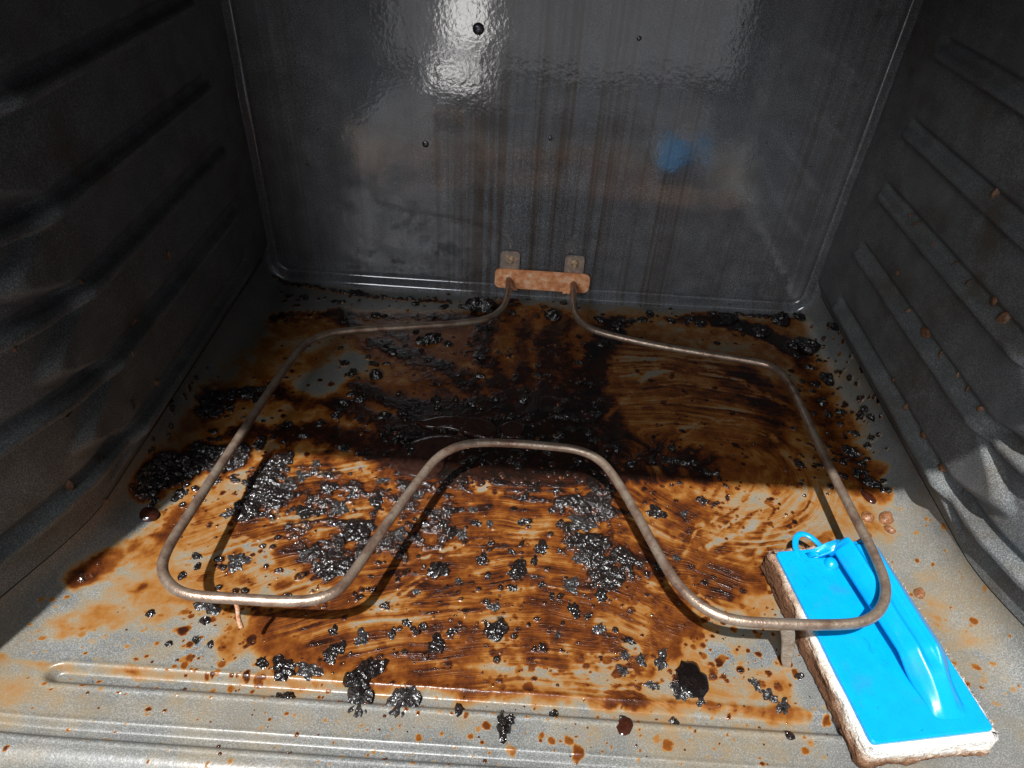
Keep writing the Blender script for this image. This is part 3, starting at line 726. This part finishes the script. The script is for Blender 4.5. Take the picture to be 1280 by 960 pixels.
# loose fibres round the pad
fv = []; ff = []
w_, l_ = LW_/2+0.0032, LL_/2+0.0040
for _ in range(4200):
    k = random.randrange(len(per)); x, y = per[k]; zz = random.uniform(0.0005, ph_+0.0006)
    dx = x/w_; dy = y/l_; nx2, ny2 = (math.copysign(1, dx), 0) if abs(dx) > abs(dy) else (0, math.copysign(1, dy))
    p0 = Vector((x-nx2*0.001, y-ny2*0.001, zz)); tl = random.uniform(0.0008, 0.0032)
    d = Vector((nx2+random.uniform(-1, 1), ny2+random.uniform(-1, 1), random.uniform(-0.8, 0.8))).normalized()
    sd_ = d.cross(Vector((random.uniform(-1, 1), random.uniform(-1, 1), random.uniform(-1, 1)))).normalized()*0.00014
    p2 = p0+d*tl; p2.z = max(p2.z, 0.0003); i = len(fv); fv += [p0-sd_, p0+sd_, p2]; ff.append((i, i+1, i+2))
fb = mesh_obj('loose_fibres', fv, ff, M['pad'], sc, smooth=False); tag(fb, kind='stuff')
# backing plate
def slab(w, l, z0, z1, r, bev, seg=6):
    def ring(off, zz):
        out = []; rr = max(r-off, 0.0004)
        for cx_, cy_, a0 in ((w/2-r, l/2-r, 0), (-w/2+r, l/2-r, 90), (-w/2+r, -l/2+r, 180), (w/2-r, -l/2+r, 270)):
            for k in range(seg+1):
                a = math.radians(a0+90*k/seg); out.append((cx_+rr*math.cos(a), cy_+rr*math.sin(a), zz))
        return out
    rings = [ring(0, z0), ring(0, z1-bev), ring(bev*0.3, z1-bev*0.3), ring(bev, z1)]; n = len(rings[0])
    verts = [p for r_ in rings for p in r_]; faces = [tuple(range(n))[::-1], tuple(3*n+k for k in range(n))]
    for i in range(3):
        for k in range(n): faces.append((i*n+k, i*n+(k+1) % n, (i+1)*n+(k+1) % n, (i+1)*n+k))
    return verts, faces
v_, f_ = slab(LW_, LL_, PZ-0.0006, PZ+0.0028, 0.0028, 0.0010); mesh_obj('backing_plate', v_, f_, M['blue'], sc, smooth=False)
# handle: a bridge-like grip with a finger gap below and a groove along its back
def handle():
    y1, y0 = LL_/2-0.0010, -LL_/2+0.0075
    n, m, mb = 110, 40, 10; verts = []; faces = []
    S1 = lambda a, b_, t: float(ss(a, b_, np.array(t)))
    for i in range(n):
        t = i/(n-1); y = y1+(y0-y1)*t
        h = 0.0205*(0.25+0.75*S1(-0.02, 0.05, t))*(1-0.12*S1(0.1, 0.6, t))
        h *= 1-0.97*(min(max((t-0.70)/0.30, 0), 1)**1.15)
        gap = 0.0085*S1(0.055, 0.085, t)*(1-S1(0.66, 0.84, t))
        gap = min(gap, h*0.6)
        hw = 0.0162 - 0.0026*t - 0.0030*S1(0.70, 0.95, t); xc = 0.0128 + 0.0040*t
        base = PZ+0.0020
        for j in range(m):
            u = -1+2*j/(m-1); k_g = 1-S1(0.70, 0.84, t)
            pr = float(np.mean(np.interp([u-0.06, u-0.02, u+0.02, u+0.06], [-1.2, -1, -0.86, -0.42, -0.18, 0.22, 0.40, 0.80, 1, 1.2], [0.0, 0.05, 0.42, 1.0, 1-0.36*k_g, 1-0.36*k_g, 0.97, 0.40, 0.05, 0.0])))
            verts.append((xc+hw*u, y, base+gap+(h-gap)*(0.10+0.90*pr)))
        for j in range(mb):
            u = 1-2*j/(mb-1); verts.append((xc+hw*0.93*u, y, base+gap*0.96-0.0004))
    r_ = m+mb
    for i in range(n-1):
        for k in range(r_): faces.append((i*r_+k, i*r_+(k+1) % r_, (i+1)*r_+(k+1) % r_, (i+1)*r_+k))
    faces.append(tuple(range(r_))); faces.append(tuple((n-1)*r_+k for k in range(r_))[::-1])
    return verts, faces
v_, f_ = handle(); bm = bmesh.new(); vs_ = [bm.verts.new(v) for v in v_]
for f in f_: bm.faces.new([vs_[k] for k in f])
bm_obj('handle', bm, M['blue'], sc)
bm = bmesh.new(); dome(bm, (0, 0, 0), 0.0050, 0.0045, 'z', 16, 5); o = bm_obj('grip_boss', bm, M['blue'], sc); o.location = (-0.0030, LL_/2-0.0135, PZ+0.0026)
bm = bmesh.new()
pr_ = [(-0.0185, 0.0), (-0.0100, 0.0030), (-0.0045, 0.0085), (0.0010, 0.0125), (0.0060, 0.0125), (0.0060, 0.0)]
a_ = [bm.verts.new((x, LL_/2-0.0022, PZ+0.0024+z_)) for x, z_ in pr_]; b_v = [bm.verts.new((x+0.0015, LL_/2-0.0085, PZ+0.0024+z_*0.88)) for x, z_ in pr_]
bm.faces.new(a_); bm.faces.new(b_v[::-1])
for k in range(6): bm.faces.new((a_[k], b_v[k], b_v[(k+1) % 6], a_[(k+1) % 6]))
bmesh.ops.bevel(bm, geom=list(bm.edges), offset=0.0011, segments=3, affect='EDGES')
bm_obj('grip_shoulder', bm, M['blue'], sc)
# hanging loop beyond the far edge
lp_ = [(-0.0120 + 0.0098*math.cos(a)*(1.0), LL_/2-0.005 + 0.0175*math.sin(a), PZ+0.0022+0.002*math.sin(a)) for a in np.linspace(math.radians(-15), math.radians(195), 26)]
v_, f_ = tube(lp_, 0.0022, 10); v_ = [(x, y, PZ+0.0014+(z-PZ-0.0014)*0.55) for x, y, z in v_]; mesh_obj('hanging_loop', v_, f_, M['blue'], sc)
# wet drips lying on the plate
def drip(pts, r):
    v__, f__ = tube(smooth_path(pts, 1, 4), r, 8); v__ = [(x, y, PZ+0.0028+(z-PZ-0.0028)*0.35) for x, y, z in v__]
    o = mesh_obj('water_drop', v__, f__, M['water'], sc); return o
for pts in ([(-0.026,0.043),(-0.0245,0.040),(-0.0243,0.037)], [(-0.009,-0.004),(-0.0078,-0.008),(-0.0092,-0.012),(-0.0085,-0.014)], [(-0.029,0.036),(-0.0288,0.0345)], [(-0.013,0.041),(-0.0128,0.0395)], [(-0.030,0.056),(-0.0295,0.0548)], [(-0.019,0.0545),(-0.0185,0.053)], [(-0.0235,-0.045),(-0.0232,-0.046)], [(-0.006,-0.0605),(-0.0045,-0.0600)], [(-0.004,-0.021),(-0.003,-0.0215)]):
    drip([(x, y, PZ+0.0028) for x, y in pts], 0.0006)

# ------------------------------------------------------------------ burnt flakes, crumbs, drops
def flake_mesh(name, seed, jag=0.35, hgt_=0.45, na=18, nr=5, bumpy=0.5, flat=False):
    r = np.random.default_rng(seed); verts = []; faces = []
    ph = r.uniform(0, 6.28, 4); am = r.uniform(0.4, 1.0, 4)*jag
    def rad(a): return 1 + 0.45*am[0]*math.sin(2*a+ph[0]) + 0.35*am[1]*math.sin(3*a+ph[1]) + 0.30*am[2]*math.sin(5*a+ph[2]) + 0.25*am[3]*math.sin(8*a+ph[3])
    jit = r.uniform(1-0.28*jag, 1+0.28*jag, na)
    for k in range(nr):                                      # rings from the foot to the crown
        f = k/(nr-1); rr = (1.0, 1.04, 0.80, 0.52, 0.24)[k] if nr == 5 else 1-f
        zz = (-0.25, 0.18, 0.62, 0.9, 1.0)[k] if nr == 5 else f
        for j in range(na):
            a = 2*math.pi*j/na; q_ = rad(a)*jit[j]*rr
            verts.append((q_*math.cos(a)*0.5, q_*math.sin(a)*0.5, hgt_*(zz + (bumpy*(r.random()-0.5) if k > 0 else 0))))
    verts.append((0, 0, hgt_*(1+bumpy*(r.random()-0.7))))
    for k in range(nr-1):
        for j in range(na): faces.append((k*na+j, k*na+(j+1) % na, (k+1)*na+(j+1) % na, (k+1)*na+j))
    for j in range(na): faces.append(((nr-1)*na+j, (nr-1)*na+(j+1) % na, nr*na))
    me = bpy.data.meshes.new(name); me.from_pydata(verts, [], faces); me.update()
    me.polygons.foreach_set('use_smooth', [not flat]*len(me.polygons))
    return me
def with_mat(me, m): me.materials.append(M[m]); return me
FL = [with_mat(flake_mesh('flake_shape', 100+k, 0.5, 0.26, 18, 5, 0.9, True), 'char') for k in range(7)]
FG = [with_mat(flake_mesh('grey_flake_shape', 140+k, 0.6, 0.16, 22, 5, 1.0, True), 'char_grey') for k in range(5)]
CR = [with_mat(flake_mesh('crumb_shape', 180+k, 0.30, 0.42, 12, 5, 0.55, True), 'char') for k in range(5)]
DR = [with_mat(flake_mesh('drop_shape', 220+k, 0.12, 0.36, 14, 5, 0.06), 'resin') for k in range(4)]
PB = [with_mat(flake_mesh('pebble_shape', 260+k, 0.18, 0.42, 12, 5, 0.2), 'pebble') for k in range(4)]
BC = [with_mat(flake_mesh('brown_crumb_shape', 300+k, 0.3, 0.5, 12, 5, 0.4), 'crumb') for k in range(4)]
BIG = [with_mat(flake_mesh('broad_flake_shape', 340+k, 0.26, 0.13, 34, 5, 1.1, True), 'char_grey') for k in range(3)]
def px_size(px, py):
    a = at(px-0.5, py); b_ = at(px+0.5, py); return float(np.linalg.norm(a-b_))
cnt = 0
def put(name, shapes, px, py, size, label, cat, group=None, stretch=None, z_up=0.0, hs=1.0):
    global cnt
    p = at(px, py); o = bpy.data.objects.new(name, shapes[cnt % len(shapes)]); C.objects.link(o); cnt += 1
    s = size*0.9*px_size(px, py); st = stretch if stretch else random.uniform(0.85, 1.2)
    x, y = p[0], p[1]; zz = fz(x, y) if abs(x) < HALF else max(fz(math.copysign(HALF+FR*math.asin(min((abs(x)-HALF)/FR, 1)), x), y), 0)
    o.location = (x, y, zz + z_up); o.scale = (s*st, s/st*1.15, s*hs); o.rotation_euler = (random.uniform(-.08, .08), random.uniform(-.08, .08), random.uniform(0, 6.28))
    tag(o, label, cat, group); return o

# single pieces with a look of their own
put('char_flake', BIG, 449, 872, 40, 'large grey-black char flake hanging over the front groove beside a rounder flake', 'char flake', hs=0.9, z_up=0.0032, stretch=0.95)
put('char_flake', FL, 462, 838, 36, 'tall jagged black char clump just behind the front groove', 'char flake', hs=1.1)
put('char_flake', FL, 447, 852, 30, 'black char lump wedged between the jagged clump and the large grey flake', 'char flake', hs=1.0, z_up=0.001)
put('char_flake', BIG, 505, 872, 44, 'round flat grey-black char flake bridging the front groove', 'char flake', stretch=1.0, hs=0.8, z_up=0.0036)
put('char_flake', FL, 630, 908, 26, 'two-lobed black char scrap on the clean strip in front of the groove', 'char flake', stretch=0.85)
put('char_flake', FL, 638, 899, 13, 'small black char bit touching the two-lobed scrap', 'char flake')
put('tar_blob', [with_mat(flake_mesh('tar_shape', 402, 0.22, 0.12, 30, 5, 0.08), 'tar')], 866, 850, 44, 'wet pitch-black tar blob on the pale floor near the scrubber', 'tar blob', stretch=1.1)
put('resin_drop', DR, 781, 908, 22, 'dark red glossy resin drop on the clean front strip', 'resin drop', stretch=1.25, hs=0.35)
put('burnt_lump', DR, 185, 646, 26, 'round wet brown burnt lump in the shade by the left wall', 'burnt lump', hs=0.6)
put('char_flake', FL, 620, 788, 30, 'round matte black char disc alone on the streaked brown floor', 'char flake', stretch=1.0, hs=0.8)
put('char_flake', FL, 548, 713, 28, 'black char flake with a pointed tip below the rod\'s left bend', 'char flake')
put('char_flake', FG, 297, 702, 28, 'thin grey char flake inside the left bend of the rod', 'char flake', hs=0.8)
put('char_flake', FG, 260, 756, 28, 'thin grey char sliver just below the front left bend of the rod', 'char flake', stretch=1.35, hs=0.7)
put('char_clump', FL, 600, 384, 34, 'black char clump against the back wall beside the rod\'s left stem', 'char clump', hs=1.2)
put('char_clump', FL, 537, 425, 26, 'square black char lump behind the middle of the oven floor', 'char clump')
put('char_clump', CR, 691, 395, 22, 'glossy dark chunk on the floor between the two rod stems', 'char clump')
put('rusty_pebble', PB, 1084, 647, 16, 'smooth rust-coloured pebble of dried grease right of the rod', 'pebble', 'rusty pebbles beside the scrubber')
put('rusty_pebble', PB, 1107, 649, 19, 'smooth rust-coloured pebble of dried grease right of the rod', 'pebble', 'rusty pebbles beside the scrubber')
put('rusty_pebble', PB, 1112, 663, 12, 'smooth rust-coloured pebble of dried grease right of the rod', 'pebble', 'rusty pebbles beside the scrubber')
put('rusty_pebble', PB, 1149, 742, 15, 'flat orange rust scrap beside the long edge of the scrubber', 'rust scrap', hs=0.5)

LIT_FLAKES = [(330,604,40),(342,619,30),(310,636,36),(286,641,20),(353,578,34),(377,595,26),(362,607,24),(412,610,24),(380,639,28),(423,636,30),(444,665,40),(458,657,30),(470,627,24),(417,715,34),(432,706,20),(382,692,20),(417,788,16),(452,799,24),(420,812,30),(490,794,14),(499,668,24),(499,684,14),(353,834,38),(386,838,32),(328,828,20),(412,820,24),(380,690,15),(590,637,14),(595,654,15),(612,654,13),(602,699,20),(648,712,30),(676,685,24),(668,701,14),(690,638,12),(655,621,16),(715,627,22),(727,656,30),(734,677,36),(740,693,26),(715,731,26),(765,721,36),(752,743,24),(718,762,22),(749,787,20),(618,759,18),(677,731,12),(546,806,28),(565,790,16),(509,779,15),(491,791,13),(787,801,15),(698,793,11),(563,665,26),(577,668,19),(655,652,18),(777,700,18),(760,705,22),(823,709,15),(798,704,15),(845,697,13),(820,640,26),(855,642,12),(725,700,20),(700,655,14),(640,735,14),(573,726,12),(690,745,12),(735,770,12),(520,740,13),(640,690,12),(610,720,11),(400,640,18),(440,620,16),(395,580,16),(480,600,18),(520,620,16),(545,640,14)]
for x, y, s in LIT_FLAKES:
    size_ = 'large' if s >= 26 else ('medium' if s >= 17 else 'small')
    if y > 770: where, grp = 'between the rod and the front groove', 'char flakes in front of the rod'
    elif x < 345 or (x < 480 and y < 700 - (x-440)*1.2) or (x < 440 and y < 745): where, grp = 'inside the left loop of the rod', 'char flakes in the left loop'
    elif x > 810: where, grp = 'right of the rod hump on swirled grease', 'char flakes right of the hump'
    elif x > 695: where, grp = 'in the drift by the rod hump right leg', 'char flakes by the right hump leg'
    elif y < 670: where, grp = 'under the top of the rod hump', 'char flakes under the hump top'
    else: where, grp = 'between the legs of the rod hump', 'char flakes in the streaked middle'
    put('char_flake', FL if (x+y) % 3 else FG, x, y, s*0.86, size_+' black char flake '+where, 'char flake', grp, hs=random.uniform(0.28, 0.55))
PALE = [(778,838,14),(781,820,13),(801,825,15),(827,826,21),(850,866,22),(876,878,11),(816,857,15),(945,856,15),(962,870,18),(979,884,17)]
for x, y, s in PALE:
    put('char_flake', FG, x, y, s, 'grey-black char flake on the pale thinly greased floor behind the front groove', 'char flake', 'char flakes near the tar blob')
FRONT_BITS = [(573,888,13),(692,893,13),(845,898,13),(987,920,12),(358,870,14),(348,868,10),(999,845,11),(257,776,14),(246,800,11),(188,767,12),(246,695,12),(247,708,11),(228,720,12),(780,895,10),(211,805,10),(263,806,10)]
for x, y, s in FRONT_BITS:
    put('burnt_crumb', CR, x, y, s, 'small black burnt crumb on the pale front of the oven floor', 'crumb', 'crumbs on the pale front floor', hs=0.6)
BACK = [(750,400,15),(772,407,17),(789,401,11),(803,400,13),(812,393,13),(839,402,11),(863,400,13),(875,405,15),(893,393,10),(909,400,24),(923,410,13),(950,415,22),(977,400,28),(999,400,17),(640,391,12),(420,378,12),(660,372,12),(470,395,12),(380,372,12),(520,380,10),(555,384,11)]
for x, y, s in BACK:
    side_ = 'left of the rod stems' if x < 630 else ('between the rod stems' if x < 720 else 'right of the rod stems')
    put('burnt_crumb', CR, x, y, s, ('large ' if s > 16 else 'small ')+'glossy black burnt crumb by the back wall, '+side_, 'crumb', 'crumbs along the back wall '+side_, hs=0.6)
RIGHT = [(992,431,17),(1010,436,30),(1034,436,16),(996,446,10),(1012,459,11),(1027,504,13),(1033,476,22),(1036,518,11),(1050,518,11),(1075,526,12),(1082,538,13),(1069,546,11),(1064,566,19),(1078,581,11),(1072,591,15),(1089,605,18),(1097,609,12),(1020,480,12)]
for x, y, s in RIGHT:
    put('burnt_crumb', CR, x, y, s, 'wet black burnt crumb along the foot of the right wall', 'crumb', 'crumbs along the right wall', hs=0.6)
put('grease_drop', DR, 1086, 622, 17, 'amber-brown glossy grease drop at the edge of the shade by the right wall', 'grease drop', hs=0.6)
LEFT = [(240,580,44),(215,598,30),(258,568,28),(282,580,30),(225,618,20),(200,612,18),(310,490,26),(290,492,18),(265,512,18),(330,487,14),(245,560,16),(300,560,16),(320,500,14),(193,630,14),(270,600,16),(325,555,18)]
for x, y, s in LEFT:
    put('char_lump', FL, x, y, s, 'black char lump in the dark drift along the foot of the left wall', 'char lump', 'char drift by the left wall', hs=0.6)
MID = [(512,563,26),(480,520,16),(450,500,14),(470,470,18),(490,440,14),(560,430,12),(600,470,12),(655,500,14),(700,545,14),(745,518,16),(735,540,13),(610,410,12),(545,500,14),(430,560,16),(400,530,12),(420,520,14),(380,545,12),(360,530,12),(755,430,16),(590,505,12),(640,520,13),(675,470,10),(520,415,10),(440,470,10),(500,545,12),(840,560,12),(790,580,14),(815,575,12),(770,560,13)]
for x, y, s in MID:
    put('char_lump', CR, x, y, s, 'wet black char lump stuck in the shaded burnt middle of the floor', 'char lump', 'char lumps in the burnt middle', hs=0.6)

# brown crumbs on the side-wall rails
def wall_crumb(px, py, size, W, sg, label, group):
    p = on_x(px, py, sg*0.286); x = wall_x(W, p[1], p[2]); d = float(np.linalg.norm(p-CAM)); s = size*d/FPX
    o = bpy.data.objects.new('dried_crumb', BC[int(px) % 4]); C.objects.link(o)
    o.location = (x+sg*0.0003, p[1], p[2]); o.scale = (s*random.uniform(.8, 1.3), s*random.uniform(.7, 1.0), s*0.45); o.rotation_euler = (random.uniform(-.2, .2), -sg*math.pi/2, random.uniform(0, 6))
    tag(o, label, 'crumb', group)
for a in [(1247,243,13),(1142,271,9),(1150,283,10),(1170,307,8),(1130,342,8),(1138,390,10),(1160,418,17),(1178,444,12),(1197,468,14),(1211,486,13),(1228,512,13),(1257,400,20),(1215,357,13),(1197,333,10),(1247,375,10),(1134,508,12),(1157,543,11),(1178,586,13),(1122,475,9),(1195,612,8),(1150,640,7)]:
    wall_crumb(*a, RW, 1, 'dried brown crumb stuck to a rack rail on the right wall', 'crumbs on the right rails')
for a in [(82,515,12),(162,402,14),(135,575,10),(105,610,16),(150,440,10),(95,220,14),(30,436,10),(225,440,10),(190,478,10),(205,318,11),(160,505,12),(100,355,10),(140,628,10)]:
    wall_crumb(*a, LW, -1, 'dried brown crumb stuck to a rack rail on the left wall', 'crumbs on the left rails')

# thick brown grease lying in the middle
def puddle(px, label, h=0.0016, z0=0.0004):
    pts = fpts(px); c = np.mean(pts, 0); pts = [np.array(p_)-c for p_ in pts]
    # smooth outline
    P_ = np.array(pts+[pts[0]]); out = smooth_path([np.append(p_, 0) for p_ in P_], 1, 5)[:-1, :2]
    n = len(out); verts = []; faces = []
    zb = max(fz(c[0]+p_[0], c[1]+p_[1]) for p_ in out*0.9)
    for f, zz in ((1.0, -0.004), (0.985, 0.45), (0.94, 0.85), (0.80, 1.0), (0.55, 0.85), (0.3, 0.8)):
        for k in range(n): verts.append((out[k][0]*f, out[k][1]*f, zz*h if zz > 0 else zz))
    verts.append((0, 0, h*0.8)); R_ = 6
    for r_ in range(R_-1):
        for k in range(n): faces.append((r_*n+k, r_*n+(k+1) % n, (r_+1)*n+(k+1) % n, (r_+1)*n+k))
    for k in range(n): faces.append(((R_-1)*n+k, (R_-1)*n+(k+1) % n, R_*n))
    o = mesh_obj('grease_puddle', verts, faces, M['puddle']); o.location = (c[0], c[1], zb*0.6+z0); tag(o, label, 'grease puddle')
puddle([(488,580),(500,562),(530,548),(565,545),(590,552),(578,564),(560,574),(552,590),(540,600),(515,597),(496,590)], 'thick wet brown grease puddle behind the left side of the rod\'s hump')
puddle([(520,528),(548,522),(580,522),(612,528),(622,540),(612,550),(590,545),(560,537),(530,535)], 'narrow wet brown grease puddle in the black burnt middle', 0.0014)
puddle([(625,533),(640,527),(655,535),(650,546),(632,548)], 'small round brown grease puddle beside the narrow one', 0.0012)

# small stuff: beads of grease, bubbles and loose burnt grit
def stuff_blobs(name, mat, spots, seg=8, rings=3):
    verts = []; faces = []
    for x, y, zz, r, h in spots:
        b0 = len(verts); ph = random.random()
        for i in range(rings):
            t = i/rings*math.pi/2; rr = r*math.cos(t)
            for k in range(seg):
                a = 2*math.pi*(k+ph)/seg; verts.append((x+rr*math.cos(a), y+rr*math.sin(a), zz-0.0003+h*math.sin(t)))
        verts.append((x, y, zz-0.0003+h))
        for i in range(rings-1):
            for k in range(seg): faces.append((b0+i*seg+k, b0+i*seg+(k+1) % seg, b0+(i+1)*seg+(k+1) % seg, b0+(i+1)*seg+k))
        for k in range(seg): faces.append((b0+(rings-1)*seg+k, b0+(rings-1)*seg+(k+1) % seg, b0+rings*seg))
    o = mesh_obj(name, verts, faces, M[mat]); return o
def scatter(n, box, rmin, rmax, hf, seed, dens=None):
    r = random.Random(seed); out = []
    while len(out) < n:
        px = r.uniform(box[0], box[2]); py = r.uniform(box[1], box[3])
        if dens and r.random() > dens(px, py): continue
        p = at(px, py); rad = rmin+(rmax-rmin)*r.random()**2.5
        if abs(p[0]) > HALF: continue
        out.append((p[0], p[1], fz(p[0], p[1]), rad, rad*hf*r.uniform(0.7, 1.2)))
    return out
def den_lit(px, py):
    p = at(px, py); w = window([tuple(p[:2])], 0.0008); f = film[w]
    return float(np.clip(f.mean() if f.size else 0, 0.05, 1.0))
beads = scatter(300, (215, 575, 1000, 860), .0007, .0018, 0.40, 1, den_lit) + scatter(150, (100, 760, 1040, 950), .0006, .0014, 0.45, 2) + scatter(260, (340, 390, 1070, 590), .0008, .0024, 0.45, 3, den_lit)
o = stuff_blobs('grease_beads', 'amber', beads); tag(o, 'tiny shiny amber beads of grease sprinkled over the oven floor', 'grease beads', kind='stuff')
grit = scatter(160, (270, 575, 960, 860), .0004, .0013, 0.7, 4, den_lit) + scatter(160, (330, 365, 1080, 600), .0005, .0016, 0.7, 5, den_lit) + scatter(110, (80, 740, 1040, 950), .0004, .0010, 0.7, 6)
o = stuff_blobs('burnt_grit', 'char', grit, 6, 2); tag(o, 'fine black burnt grit scattered over the oven floor', 'grit', kind='stuff')
bub = []
for k in range(26):
    px = 560+k*9+random.uniform(-4, 4); py = 597+random.uniform(-7, 7)-0.0*k
    p = at(px, py); r = random.uniform(.0014, .0036); bub.append((p[0], p[1], fz(p[0], p[1]), r, r*0.45))
for px, py in [(700,560),(720,575),(690,580),(650,575),(620,578),(745,570),(770,577),(600,562),(735,520),(760,560),(800,570),(660,560),(560,570)]:
    p = at(px, py); r = random.uniform(.002, .0045); bub.append((p[0], p[1], fz(p[0], p[1]), r, r*0.35))
o = stuff_blobs('grease_bubbles', 'puddle', bub, 12, 4); tag(o, 'row of brown grease bubbles under the hump of the rod', 'grease bubbles', kind='stuff')
